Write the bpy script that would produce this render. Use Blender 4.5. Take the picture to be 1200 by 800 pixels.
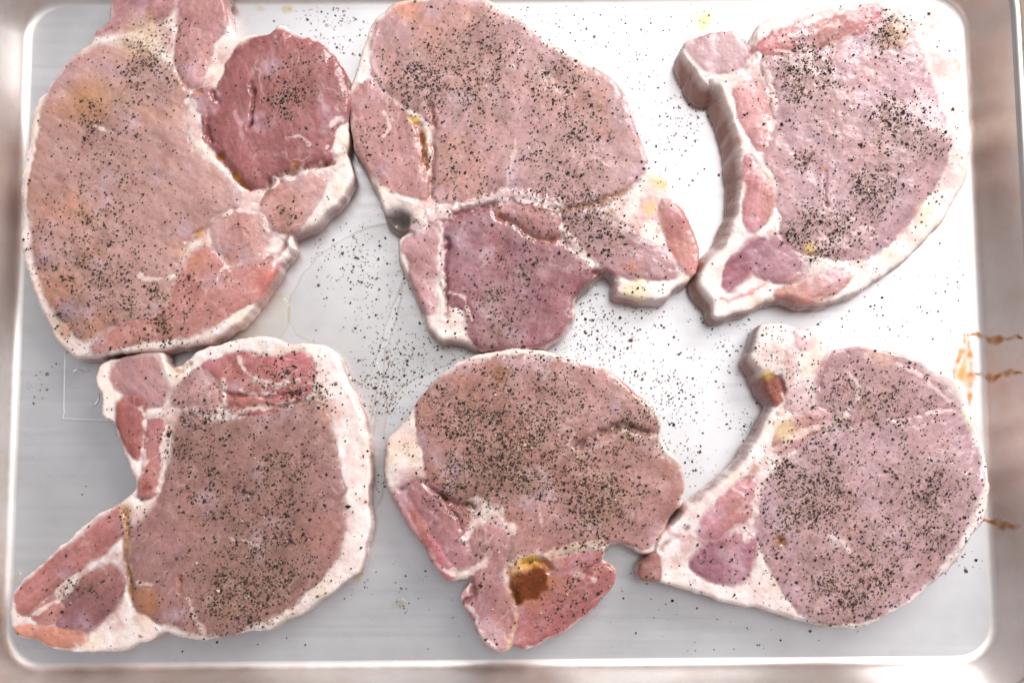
import bpy, math, random
import numpy as np

# ------------------------------------------------------------------ camera, world, lamps, exposure
scene = bpy.context.scene
for o in list(bpy.data.objects):
    bpy.data.objects.remove(o, do_unlink=True)
col = scene.collection

TILT = math.radians(7.2)
DIST = 0.640
LENS = 50.0
CAM = np.array([0.0, -DIST * math.sin(TILT), DIST * math.cos(TILT)])
cd = bpy.data.cameras.new('camera')
cd.lens = LENS; cd.sensor_width = 36.0; cd.clip_start = 0.01; cd.clip_end = 50
cam = bpy.data.objects.new('camera', cd); col.objects.link(cam)
cam.location = CAM; cam.rotation_euler = (TILT, 0, 0)
scene.camera = cam
cd.dof.use_dof = True
cd.dof.focus_distance = DIST - 0.017
cd.dof.aperture_fstop = 4.5

w = bpy.data.worlds.new('World'); scene.world = w; w.use_nodes = True
bg = w.node_tree.nodes['Background']
scene.cycles.filter_width = 1.5
bg.inputs['Color'].default_value = (0.86, 0.855, 0.915, 1)
bg.inputs['Strength'].default_value = 0.42

def area(name, loc, target, sx, sy, energy, color):
    l = bpy.data.lights.new(name, 'AREA'); l.shape = 'RECTANGLE'
    l.size = sx; l.size_y = sy; l.energy = energy; l.color = color
    o = bpy.data.objects.new(name, l); col.objects.link(o)
    o.location = loc
    from mathutils import Vector
    d = Vector(target) - Vector(loc)
    o.rotation_euler = d.to_track_quat('-Z', 'Y').to_euler()
    return o
# the big window up to the right of the worktop, and the softer light of the room over it
area('window_light', (0.85, 1.05, 1.15), (0.0, 0.0, 0.0), 1.0, 0.9, 40, (1.0, 0.975, 0.97))
area('ceiling_light', (0.36, 0.60, 1.75), (0.08, 0.1, 0.0), 1.6, 1.1, 8.6, (1.0, 0.97, 0.97))

scene.render.engine = 'CYCLES'
vs = scene.view_settings
vs.view_transform = 'Standard'; vs.look = 'None'; vs.gamma = 1.0; vs.exposure = -0.06
vs.use_curve_mapping = False

# ------------------------------------------------------------------ small maths
MM = 0.001
ct, st = math.cos(TILT), math.sin(TILT)
def ray(u, v):
    k = 36.0 / LENS / 1200.0
    dx = (np.asarray(u, float) - 600.0) * k; dy = -(np.asarray(v, float) - 400.0) * k
    return dx, dy * ct + st, dy * st - ct
def px2w(u, v, zmm=0.0):
    """a point of the photograph -> millimetres on the level at height zmm above the tray"""
    dx, dy, dz = ray(u, v)
    t = (zmm * MM - CAM[2]) / dz
    return (CAM[0] + dx * t) * 1000, (CAM[1] + dy * t) * 1000
def w2px(x, y, z):
    X = np.asarray(x) * MM - CAM[0]; Y = np.asarray(y) * MM - CAM[1]; Z = np.asarray(z) * MM - CAM[2]
    yc = Y * ct + Z * st; zc = -Y * st + Z * ct
    k = 36.0 / LENS / 1200.0
    return 600 + X / (-zc) / k, 400 - yc / (-zc) / k

def srgb(c):
    c = np.asarray(c, float) / 255.0
    return np.where(c <= 0.04045, c / 12.92, ((c + 0.055) / 1.055) ** 2.4)

def _hash(ix, iy, seed):
    h = (ix.astype(np.int64) * 374761393 + iy.astype(np.int64) * 668265263 + seed * 1442695041) & 0xFFFFFFFF
    h = ((h ^ (h >> 13)) * 1274126177) & 0xFFFFFFFF
    h = ((h ^ (h >> 16)) * 2246822519) & 0xFFFFFFFF
    return ((h ^ (h >> 15)) & 0xFFFFFF) / float(0xFFFFFF)
def vnoise(x, y, seed):
    ix = np.floor(x); iy = np.floor(y); fx = x - ix; fy = y - iy
    fx = fx * fx * fx * (fx * (fx * 6 - 15) + 10); fy = fy * fy * fy * (fy * (fy * 6 - 15) + 10)
    a = _hash(ix, iy, seed); b = _hash(ix + 1, iy, seed); c = _hash(ix, iy + 1, seed); d = _hash(ix + 1, iy + 1, seed)
    return (a + (b - a) * fx) * (1 - fy) + (c + (d - c) * fx) * fy
def fbm(x, y, scale, seed, octv=3):
    """-1..1, scale in mm"""
    s = 0; amp = 1; tot = 0; px, py = x / scale, y / scale
    for k in range(octv):
        s = s + amp * (vnoise(px, py, seed + 17 * k) * 2 - 1); tot += amp; amp *= 0.5
        px, py = (px * 1.62 - py * 1.18) + 3.1, (px * 1.18 + py * 1.62) + 7.7
    return s / tot
def sstep(a, b, x):
    t = np.clip((x - a) / (b - a), 0, 1); return t * t * (3 - 2 * t)

def smooth_closed(P, step):
    P = np.asarray(P, float); n = len(P); out = []
    for i in range(n):
        p0, p1, p2, p3 = P[i - 1], P[i], P[(i + 1) % n], P[(i + 2) % n]
        m = max(2, int(np.linalg.norm(p2 - p1) / step))
        t = (np.arange(m) / m)[:, None]
        # centripetal-ish: damp the tangents a little
        m1 = (p2 - p0) * 0.42; m2 = (p3 - p1) * 0.42
        h = (2 * t**3 - 3 * t**2 + 1) * p1 + (t**3 - 2 * t**2 + t) * m1 + (-2 * t**3 + 3 * t**2) * p2 + (t**3 - t**2) * m2
        out.append(h)
    return np.concatenate(out)
def smooth_open(P, step):
    P = np.asarray(P, float)
    if len(P) < 3:
        m = max(2, int(np.linalg.norm(P[-1] - P[0]) / step)); t = np.linspace(0, 1, m)[:, None]
        return P[0] * (1 - t) + P[-1] * t
    Q = np.vstack([2 * P[0] - P[1], P, 2 * P[-1] - P[-2]]); out = []
    for i in range(1, len(Q) - 2):
        p0, p1, p2, p3 = Q[i - 1], Q[i], Q[i + 1], Q[i + 2]
        m = max(2, int(np.linalg.norm(p2 - p1) / step)); t = (np.arange(m) / m)[:, None]
        m1 = (p2 - p0) * 0.45; m2 = (p3 - p1) * 0.45
        out.append((2 * t**3 - 3 * t**2 + 1) * p1 + (t**3 - 2 * t**2 + t) * m1 + (-2 * t**3 + 3 * t**2) * p2 + (t**3 - t**2) * m2)
    out.append(P[-1:]); return np.concatenate(out)

def seg_dist2(X, Y, A, B, inside=True):
    D = np.full(X.shape, 1e12); s = np.zeros(X.shape, bool)
    for (ax, ay), (bx, by) in zip(A, B):
        ex, ey = bx - ax, by - ay; L = ex * ex + ey * ey + 1e-12
        wx, wy = X - ax, Y - ay
        t = np.clip((wx * ex + wy * ey) / L, 0, 1)
        D = np.minimum(D, (wx - ex * t) ** 2 + (wy - ey * t) ** 2)
        if inside:
            c = ((ay > Y) != (by > Y))
            if c.any():
                xi = ex * (Y - ay) / (ey if abs(ey) > 1e-12 else 1e-12) + ax
                s ^= c & (X < xi)
    return np.sqrt(D), s
class Grid:
    """millimetre grid; fields are worked out at twice the step and interpolated"""
    def __init__(self, x0, y0, x1, y1, h):
        nx = int((x1 - x0) / h / 2) * 2 + 3; ny = int((y1 - y0) / h / 2) * 2 + 3
        self.x0, self.y0, self.h, self.nx, self.ny = x0, y0, h, nx, ny
        self.X, self.Y = np.meshgrid(x0 + np.arange(nx) * h, y0 + np.arange(ny) * h)
        self.Xc, self.Yc = self.X[::2, ::2], self.Y[::2, ::2]
    def up(self, F):
        G = np.empty((self.ny, self.nx)); G[::2, ::2] = F
        G[1::2, ::2] = 0.5 * (F[:-1] + F[1:])
        G[:, 1::2] = 0.5 * (G[:, :-2:2] + G[:, 2::2]); return G
    def sdf(self, poly):
        P = np.asarray(poly); D, s = seg_dist2(self.Xc, self.Yc, P, np.roll(P, -1, 0))
        return self.up(np.where(s, D, -D))
    def dist(self, line):
        P = np.asarray(line); x, y = self.Xc, self.Yc
        x = x + fbm(x, y, 8, 71, 3) * 1.7; y = y + fbm(x, y, 8, 73, 3) * 1.7
        D, _ = seg_dist2(x, y, P[:-1], P[1:], False)
        return self.up(D)
    def sample(self, F, x, y):
        fx = np.clip((np.asarray(x) - self.x0) / self.h, 0, self.nx - 1.001); fy = np.clip((np.asarray(y) - self.y0) / self.h, 0, self.ny - 1.001)
        ix = fx.astype(int); iy = fy.astype(int); fx = fx - ix; fy = fy - iy
        return (F[iy, ix] * (1 - fx) + F[iy, ix + 1] * fx) * (1 - fy) + (F[iy + 1, ix] * (1 - fx) + F[iy + 1, ix + 1] * fx) * fy

# ------------------------------------------------------------------ object helpers
def link(name, me, parent=None, mat=None):
    o = bpy.data.objects.new(name, me); col.objects.link(o)
    if parent: o.parent = parent
    if mat: me.materials.append(mat)
    return o
def tag(o, label=None, cat=None, group=None, kind=None):
    if label: o['label'] = label
    if cat: o['category'] = cat
    if group: o['group'] = group
    if kind: o['kind'] = kind
    return o
def mesh_np(name, V, F, colors=None, normals=None, smooth=True):
    """V in metres, F a quad or triangle array (triangles as rows of 3)"""
    me = bpy.data.meshes.new(name)
    n, k = F.shape
    me.vertices.add(len(V)); me.vertices.foreach_set('co', np.ascontiguousarray(V, np.float32).ravel())
    me.loops.add(n * k); me.loops.foreach_set('vertex_index', np.ascontiguousarray(F, np.int32).ravel())
    me.polygons.add(n); me.polygons.foreach_set('loop_start', np.arange(0, n * k, k, dtype=np.int32))
    me.update(calc_edges=True)
    me.polygons.foreach_set('use_smooth', np.full(n, smooth))
    if colors is not None:
        a = me.attributes.new('tint', 'FLOAT_COLOR', 'POINT')
        a.data.foreach_set('color', np.ascontiguousarray(colors, np.float32).ravel())
    if normals is not None:
        me.normals_split_custom_set_from_vertices([tuple(v) for v in normals.tolist()])
    me.update()
    return me

# ------------------------------------------------------------------ materials
def new_mat(name):
    m = bpy.data.materials.new(name); m.use_nodes = True
    nt = m.node_tree; b = nt.nodes['Principled BSDF']
    return m, nt, b
def node(nt, t, **kw):
    n = nt.nodes.new(t)
    for k, v in kw.items():
        if k in n.inputs: n.inputs[k].default_value = v
        else: setattr(n, k, v)
    return n
def noise_node(nt, vec, scale, detail=3, rough=0.55):
    n = nt.nodes.new('ShaderNodeTexNoise'); n.inputs['Scale'].default_value = scale
    n.inputs['Detail'].default_value = detail; n.inputs['Roughness'].default_value = rough
    if vec is not None: nt.links.new(vec, n.inputs['Vector'])
    return n
def ramp(nt, fac, stops):
    r = nt.nodes.new('ShaderNodeValToRGB'); e = r.color_ramp.elements
    while len(e) < len(stops): e.new(0.5)
    for q, (p, c) in zip(e, stops): q.position = p; q.color = c if len(c) == 4 else (*c, 1)
    nt.links.new(fac, r.inputs['Fac']); return r
def maprange(nt, val, a, b, c, d):
    n = nt.nodes.new('ShaderNodeMapRange')
    for i, x in enumerate((a, b, c, d)): n.inputs[i + 1].default_value = x
    nt.links.new(val, n.inputs[0]); return n.outputs[0]

def meat_material():
    m, nt, b = new_mat('raw_pork'); L = nt.links.new
    tc = nt.nodes.new('ShaderNodeTexCoord'); ob = tc.outputs['Object']
    at = nt.nodes.new('ShaderNodeAttribute'); at.attribute_name = 'tint'
    n1 = noise_node(nt, ob, 900, 4, 0.6)
    v = maprange(nt, n1.outputs['Fac'], 0.25, 0.75, 0.92, 1.08)
    mul = nt.nodes.new('ShaderNodeVectorMath'); mul.operation = 'SCALE'
    L(at.outputs['Color'], mul.inputs[0]); L(v, mul.inputs['Scale'])
    L(mul.outputs[0], b.inputs['Base Color'])
    n2 = noise_node(nt, ob, 260, 4, 0.6)
    r = maprange(nt, n2.outputs['Fac'], 0.3, 0.7, 0.24, 0.42)
    sub = nt.nodes.new('ShaderNodeMath'); sub.operation = 'MULTIPLY'
    L(r, sub.inputs[0]); L(at.outputs['Alpha'], sub.inputs[1]); L(sub.outputs[0], b.inputs['Roughness'])
    b.inputs['Specular IOR Level'].default_value = 0.45
    b.inputs['Subsurface Weight'].default_value = 0.6; b.inputs['Subsurface Scale'].default_value = 0.0012
    b.inputs['Subsurface Radius'].default_value = (1.0, 0.45, 0.35)
    n3 = noise_node(nt, ob, 420, 3, 0.5)
    n4 = noise_node(nt, ob, 210, 2, 0.5)
    add = nt.nodes.new('ShaderNodeMath'); add.operation = 'MULTIPLY_ADD'
    L(n4.outputs['Fac'], add.inputs[0]); add.inputs[1].default_value = 1.4; L(n3.outputs['Fac'], add.inputs[2])
    bp = nt.nodes.new('ShaderNodeBump'); bp.inputs['Strength'].default_value = 0.28; bp.inputs['Distance'].default_value = 0.0007
    L(add.outputs[0], bp.inputs['Height']); L(bp.outputs[0], b.inputs['Normal'])
    wn_ = noise_node(nt, ob, 75, 4, 0.6); L(maprange(nt, wn_.outputs['Fac'], 0.42, 0.66, 0.12, 0.85), b.inputs['Coat Weight']); b.inputs['Coat Roughness'].default_value = 0.14; b.inputs['Coat IOR'].default_value = 1.4
    n5 = noise_node(nt, ob, 240, 2, 0.45)
    bp2 = nt.nodes.new('ShaderNodeBump'); bp2.inputs['Strength'].default_value = 0.5; bp2.inputs['Distance'].default_value = 0.0009
    L(n5.outputs['Fac'], bp2.inputs['Height']); L(bp2.outputs[0], b.inputs['Coat Normal'])
    return m
def pepper_material():
    m, nt, b = new_mat('ground_pepper'); L = nt.links.new
    at = nt.nodes.new('ShaderNodeAttribute'); at.attribute_name = 'tint'
    tc = nt.nodes.new('ShaderNodeTexCoord')
    n = noise_node(nt, tc.outputs['Object'], 2500, 2)
    v = maprange(nt, n.outputs['Fac'], 0.3, 0.7, 0.7, 1.3)
    mul = nt.nodes.new('ShaderNodeVectorMath'); mul.operation = 'SCALE'
    L(at.outputs['Color'], mul.inputs[0]); L(v, mul.inputs['Scale']); L(mul.outputs[0], b.inputs['Base Color'])
    b.inputs['Roughness'].default_value = 0.65; b.inputs['Specular IOR Level'].default_value = 0.25
    return m
def aluminium(name, base, r0, r1, stain, streak, patina=0.0, metal=1.0):
    m, nt, b = new_mat(name); L = nt.links.new
    tc = nt.nodes.new('ShaderNodeTexCoord'); ob = tc.outputs['Object']
    b.inputs['Metallic'].default_value = metal
    n1 = noise_node(nt, ob, 14, 5, 0.6); n2 = noise_node(nt, ob, 70, 5, 0.65)
    c1 = ramp(nt, n1.outputs['Fac'], [(0.3, tuple(base * s for s in (1, 0.985, 0.975))), (0.7, tuple(min(1, base * s * 1.06) for s in (1, 1, 1.005)))])
    mix = nt.nodes.new('ShaderNodeMix'); mix.data_type = 'RGBA'
    L(c1.outputs['Color'], mix.inputs['A']); mix.inputs['B'].default_value = (*stain, 1)
    pf = maprange(nt, n2.outputs['Fac'], 0.45, 0.75, patina * 0.35, patina)
    L(pf, mix.inputs['Factor']); L(mix.outputs['Result'], b.inputs['Base Color'])
    # fine rolling lines and scuffs
    mp = nt.nodes.new('ShaderNodeMapping'); mp.inputs['Scale'].default_value = (streak, 60, 60) if streak < 60 else (60, 60, 60)
    L(ob, mp.inputs['Vector'])
    n3 = noise_node(nt, mp.outputs[0], 5, 4, 0.6)
    add = nt.nodes.new('ShaderNodeMath'); add.operation = 'ADD'
    L(n3.outputs['Fac'], add.inputs[0]); L(n1.outputs['Fac'], add.inputs[1])
    r = maprange(nt, add.outputs[0], 0.7, 1.3, r0, r1); L(r, b.inputs['Roughness'])
    bp = nt.nodes.new('ShaderNodeBump'); bp.inputs['Strength'].default_value = 0.04; bp.inputs['Distance'].default_value = 0.0003
    L(n3.outputs['Fac'], bp.inputs['Height']); L(bp.outputs[0], b.inputs['Normal'])
    return m
def liquid(name, tint, density_mix, rough=0.06):
    """a film thin enough to see the metal through: tinted pass-through under a wet gloss"""
    m, nt, b = new_mat(name); L = nt.links.new
    nt.nodes.remove(b); out = nt.nodes['Material Output']
    tr = node(nt, 'ShaderNodeBsdfTransparent'); tr.inputs['Color'].default_value = (*tint, 1)
    gl = nt.nodes.new('ShaderNodeBsdfGlossy'); gl.inputs['Roughness'].default_value = rough
    dp = nt.nodes.new('ShaderNodeAttribute'); dp.attribute_name = 'tint'
    tm = nt.nodes.new('ShaderNodeMix'); tm.data_type = 'RGBA'; tm.inputs['A'].default_value = (1, 1, 1, 1); tm.inputs['B'].default_value = (*tint, 1)
    df = nt.nodes.new('ShaderNodeBsdfDiffuse'); df.inputs['Color'].default_value = (*[min(1, t) for t in tint], 1)
    m1 = nt.nodes.new('ShaderNodeMixShader')
    tc = nt.nodes.new('ShaderNodeTexCoord'); n = noise_node(nt, tc.outputs['Object'], 120, 4)
    dn = nt.nodes.new('ShaderNodeMath'); dn.operation = 'MULTIPLY'; dn.use_clamp = True
    L(maprange(nt, n.outputs['Fac'], 0.3, 0.7, 0.45, 1.35), dn.inputs[0]); L(dp.outputs['Color'], dn.inputs[1])
    L(dn.outputs[0], tm.inputs['Factor']); L(tm.outputs['Result'], tr.inputs['Color'])
    dd = nt.nodes.new('ShaderNodeMath'); dd.operation = 'MULTIPLY'; L(dn.outputs[0], dd.inputs[0]); dd.inputs[1].default_value = density_mix; L(dd.outputs[0], m1.inputs[0])
    L(tr.outputs[0], m1.inputs[1]); L(df.outputs[0], m1.inputs[2])
    fr = nt.nodes.new('ShaderNodeFresnel'); fr.inputs['IOR'].default_value = 1.36
    ge = nt.nodes.new('ShaderNodeNewGeometry'); fb = nt.nodes.new('ShaderNodeMath'); fb.operation = 'SUBTRACT'; fb.inputs[0].default_value = 1
    L(ge.outputs['Backfacing'], fb.inputs[1]); fm = nt.nodes.new('ShaderNodeMath'); fm.operation = 'MULTIPLY'; L(fr.outputs[0], fm.inputs[0]); L(fb.outputs[0], fm.inputs[1])
    m2 = nt.nodes.new('ShaderNodeMixShader'); L(fm.outputs[0], m2.inputs[0]); L(m1.outputs[0], m2.inputs[1]); L(gl.outputs[0], m2.inputs[2])
    L(m2.outputs[0], out.inputs['Surface'])
    return m
M_MEAT = meat_material(); M_PEPPER = pepper_material()
M_FLOOR = aluminium('tray_aluminium', 0.79, 0.25, 0.37, (0.62, 0.60, 0.61), 1.2, 0.4, 0.76)
M_WALL = aluminium('tray_wall_aluminium', 0.84, 0.38, 0.48, (0.74, 0.62, 0.50), 80, 0.65, 0.9)
M_RIM = aluminium('tray_rim_aluminium', 0.66, 0.3, 0.45, (0.5, 0.38, 0.26), 80, 0.6)
M_JUICE = liquid('meat_juice', (0.84, 0.80, 0.73), 0.12)
M_FAT_JUICE = liquid('yellow_juice', (0.93, 0.85, 0.62), 0.14)
M_AMBER = liquid('amber_marinade', (0.47, 0.21, 0.07), 0.16)
M_SMEAR = liquid('amber_smear', (0.95, 0.62, 0.28), 0.2)
M_ORANGE = liquid('orange_grease', (0.88, 0.46, 0.18), 0.25)
M_DRIP = liquid('baked_drip', (0.70, 0.38, 0.14), 0.25, 0.25)

# ------------------------------------------------------------------ worktop and tray
TRAY_ROT = math.radians(0.45)
TCX, TCY = 0.0, 0.0
def setup_tray():
    c = [px2w(*p) for p in ((42, 8), (1128, 2), (1158, 766), (10, 778))]
    cx = sum(p[0] for p in c) / 4; cy = sum(p[1] for p in c) / 4
    Wt = c[1][0] - c[0][0]; Wb = c[2][0] - c[3][0]; Hl = c[0][1] - c[3][1]; Hr = c[1][1] - c[2][1]
    return cx, cy, (Wt + Wb) / 2, (Hl + Hr) / 2, (Wt, Wb, Hl, Hr)
TCX, TCY, TW, TH, dbg = setup_tray()
print('tray', TCX, TCY, TW, TH, dbg)
RC, RF, WALL_A, DEPTH = 15.0, 4.8, math.radians(66), 25.0
def section():
    """outward offset and height of the tray's side, from the edge of the flat floor"""
    pts = [(RF * math.sin(a), RF * (1 - math.cos(a))) for a in np.linspace(0, WALL_A, 7)]
    o, z = pts[-1]; n = 8
    run = (DEPTH - z) / math.tan(WALL_A)
    pts += [(o + run * k / n, z + (DEPTH - z) * k / n) for k in range(1, n + 1)]
    return pts
SEC = section()
def rim_section():
    o, z = SEC[-1]; r = 2.6
    pts = [(o, z)]
    for a in np.linspace(math.radians(170), math.radians(-150), 14):
        pts.append((o + r * 1.02 + r * math.cos(a), z - 0.4 + r * math.sin(a)))
    return pts
def rrect(off):
    hx, hy, r = TW / 2, TH / 2, RC; P = []
    for (sx, sy, a0) in ((1, 1, 0), (-1, 1, 90), (-1, -1, 180), (1, -1, 270)):
        for k in range(13):
            a = math.radians(a0 + 90 * k / 12)
            P.append((sx * (hx - r) + (r + off) * math.cos(a), sy * (hy - r) + (r + off) * math.sin(a)))
    # subdivide the long sides so that they can be a little uneven
    Q = []
    for i in range(len(P)):
        a, b2 = np.array(P[i]), np.array(P[(i + 1) % len(P)])
        m = max(1, int(np.linalg.norm(b2 - a) / 12))
        for k in range(m): Q.append(a + (b2 - a) * k / m)
    return np.array(Q)
NRING = len(rrect(0))
def ring(off):
    # same number of points on every ring: parametrise by the base ring
    hx, hy, r = TW / 2, TH / 2, RC
    B = rrect(0); out = []
    for x, y in B:
        cx = max(-(hx - r), min(hx - r, x)); cy = max(-(hy - r), min(hy - r, y))
        d = math.hypot(x - cx, y - cy) or 1; out.append((x + (x - cx) / d * off, y + (y - cy) / d * off))
    return np.array(out)
def to_world(P):
    c, s = math.cos(TRAY_ROT), math.sin(TRAY_ROT)
    return np.stack([P[:, 0] * c - P[:, 1] * s + TCX, P[:, 0] * s + P[:, 1] * c + TCY], 1)
tray = bpy.data.objects.new('sheet_tray', None); col.objects.link(tray)
tag(tray, 'worn aluminium baking tray holding six raw pork chops', 'tray')
def loft(name, sec, mat, cap=False):
    V = []; F = []
    for o, z in sec:
        P = to_world(ring(o)); zz = np.full(len(P), z)
        V.append(np.column_stack([P, zz]))
    V = np.concatenate(V) * MM; n = NRING
    for k in range(len(sec) - 1):
        for i in range(n):
            j = (i + 1) % n; F.append((k * n + i, k * n + j, (k + 1) * n + j, (k + 1) * n + i))
    return link(name, mesh_np(name, V, np.array(F)[:, ::-1]), tray, mat)
loft('tray_wall', SEC, M_WALL)
loft('rolled_rim', rim_section(), M_RIM)
def tray_floor():
    P = to_world(ring(0)); n = len(P)
    V = [(TCX, TCY, 0)]; F = []; K = 24
    for k in range(1, K + 1):
        for p in P:
            q = np.array([TCX, TCY]) + (p - np.array([TCX, TCY])) * k / K
            V.append((q[0], q[1], 0))
    for i in range(n): F.append((0, 1 + i, 1 + (i + 1) % n))
    me = bpy.data.meshes.new('tray_base')
    for k in range(K - 1):
        for i in range(n):
            a = 1 + k * n + i; b = 1 + k * n + (i + 1) % n; F.append((a, a + n, b + n, b))
    me.from_pydata([(x * MM, y * MM, z * MM) for x, y, z in V], [], F); me.update()
    for p in me.polygons: p.use_smooth = True
    return link('tray_base', me, tray, M_FLOOR)
tray_floor()
# pressed maker's panel in the floor: a rounded bead, with two pressed strokes inside
def bead(name, pts, wid, hgt, mat, parent=None, closed=False, zf=None, taper=False, wn=0.0, seed=1):
    """half-round bead along a line of (x, y[, z]) millimetres"""
    P = np.array([(p[0], p[1], p[2] if len(p) > 2 else 0.0) for p in pts], float); n = len(P)
    rs = np.random.RandomState(seed); V = []; F = []; prof = [(-1, 0), (-0.7, 0.45), (-0.25, 0.95), (0.25, 0.95), (0.7, 0.45), (1, 0)]
    ph = rs.rand() * 10; DC = []
    for i in range(n):
        a = P[(i - 1) % n if closed else max(i - 1, 0)]; b = P[(i + 1) % n if closed else min(i + 1, n - 1)]
        t = b - a; t /= (np.linalg.norm(t) + 1e-9)
        up = np.array([0, 0, 1.0]) if abs(t[2]) < 0.5 else np.array([-0.9, 0, 0.4])
        s = np.cross(t, up); s /= (np.linalg.norm(s) + 1e-9); up = np.cross(s, t)
        kk = 0.55 + 0.45 * math.sin(i * 0.8 + ph * 3) * math.sin(i * 0.31 + ph)
        k = 1 + wn * (math.sin(i * 0.55 + ph) + 0.6 * math.sin(i * 0.23 + 2 * ph))
        if taper: k *= max(0.12, math.sin(math.pi * (i + 0.4) / (n - 0.2)) ** 0.5)
        for (q, h) in prof: V.append(P[i] + s * q * wid * k + up * (h * hgt * k + 0.06)); DC.append((h * kk,) * 3 + (1,))
    m = len(prof)
    for i in range(n if closed else n - 1):
        j = (i + 1) % n
        for k in range(m - 1): F.append((i * m + k, i * m + k + 1, j * m + k + 1, j * m + k))
    return link(name, mesh_np(name, np.array(V) * MM, np.array(F)[:, ::-1], np.array(DC)), parent, mat)
panel = [px2w(u, v) for u, v in ((75, 420), (74, 484), (79, 491), (150, 493), (176, 490), (180, 484), (181, 420), (176, 412), (84, 411), (78, 413))]
bead('pressed_panel', smooth_closed(panel, 2.0), 0.7, 0.10, M_FLOOR, tray, closed=True)
for seg in (((105, 470), (108, 475), (113, 473), (116, 466), (115, 461)), ((86, 436), (92, 433), (98, 436), (104, 434)), ((118, 452), (124, 449), (130, 452))):
    bead('pressed_stroke', smooth_open([px2w(u, v) for u, v in seg], 0.8), 0.4, 0.28, M_FLOOR, tray)

# worktop under the tray
def worktop():
    m, nt, b = new_mat('worktop_wood'); L = nt.links.new
    tc = nt.nodes.new('ShaderNodeTexCoord'); mp = nt.nodes.new('ShaderNodeMapping'); mp.inputs['Scale'].default_value = (3, 40, 10)
    L(tc.outputs['Object'], mp.inputs['Vector']); n = noise_node(nt, mp.outputs[0], 2.5, 6, 0.6)
    r = ramp(nt, n.outputs['Fac'], [(0.3, (0.20, 0.125, 0.07)), (0.7, (0.34, 0.23, 0.14))]); L(r.outputs['Color'], b.inputs['Base Color'])
    b.inputs['Roughness'].default_value = 0.5
    V = [(-0.75, -0.6, -0.0008), (0.75, -0.6, -0.0008), (0.75, 0.6, -0.0008), (-0.75, 0.6, -0.0008)]
    V += [(x, y, -0.03) for x, y, _ in V[:4]]
    me = bpy.data.meshes.new('worktop')
    me.from_pydata(V, [], [(0, 1, 2, 3), (7, 6, 5, 4), (0, 4, 5, 1), (1, 5, 6, 2), (2, 6, 7, 3), (3, 7, 4, 0)])
    tag(link('worktop', me, None, m), kind='structure')
worktop()

# ------------------------------------------------------------------ pork chops
STEP = 0.45
FAT = (242, 226, 218)
C_TAN, C_MAUVE, C_BROWN, C_RED, C_PINK, C_BONE = (192, 148, 138), (192, 153, 157), (168, 121, 115), (168, 104, 102), (190, 136, 136), (186, 150, 150)

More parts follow.
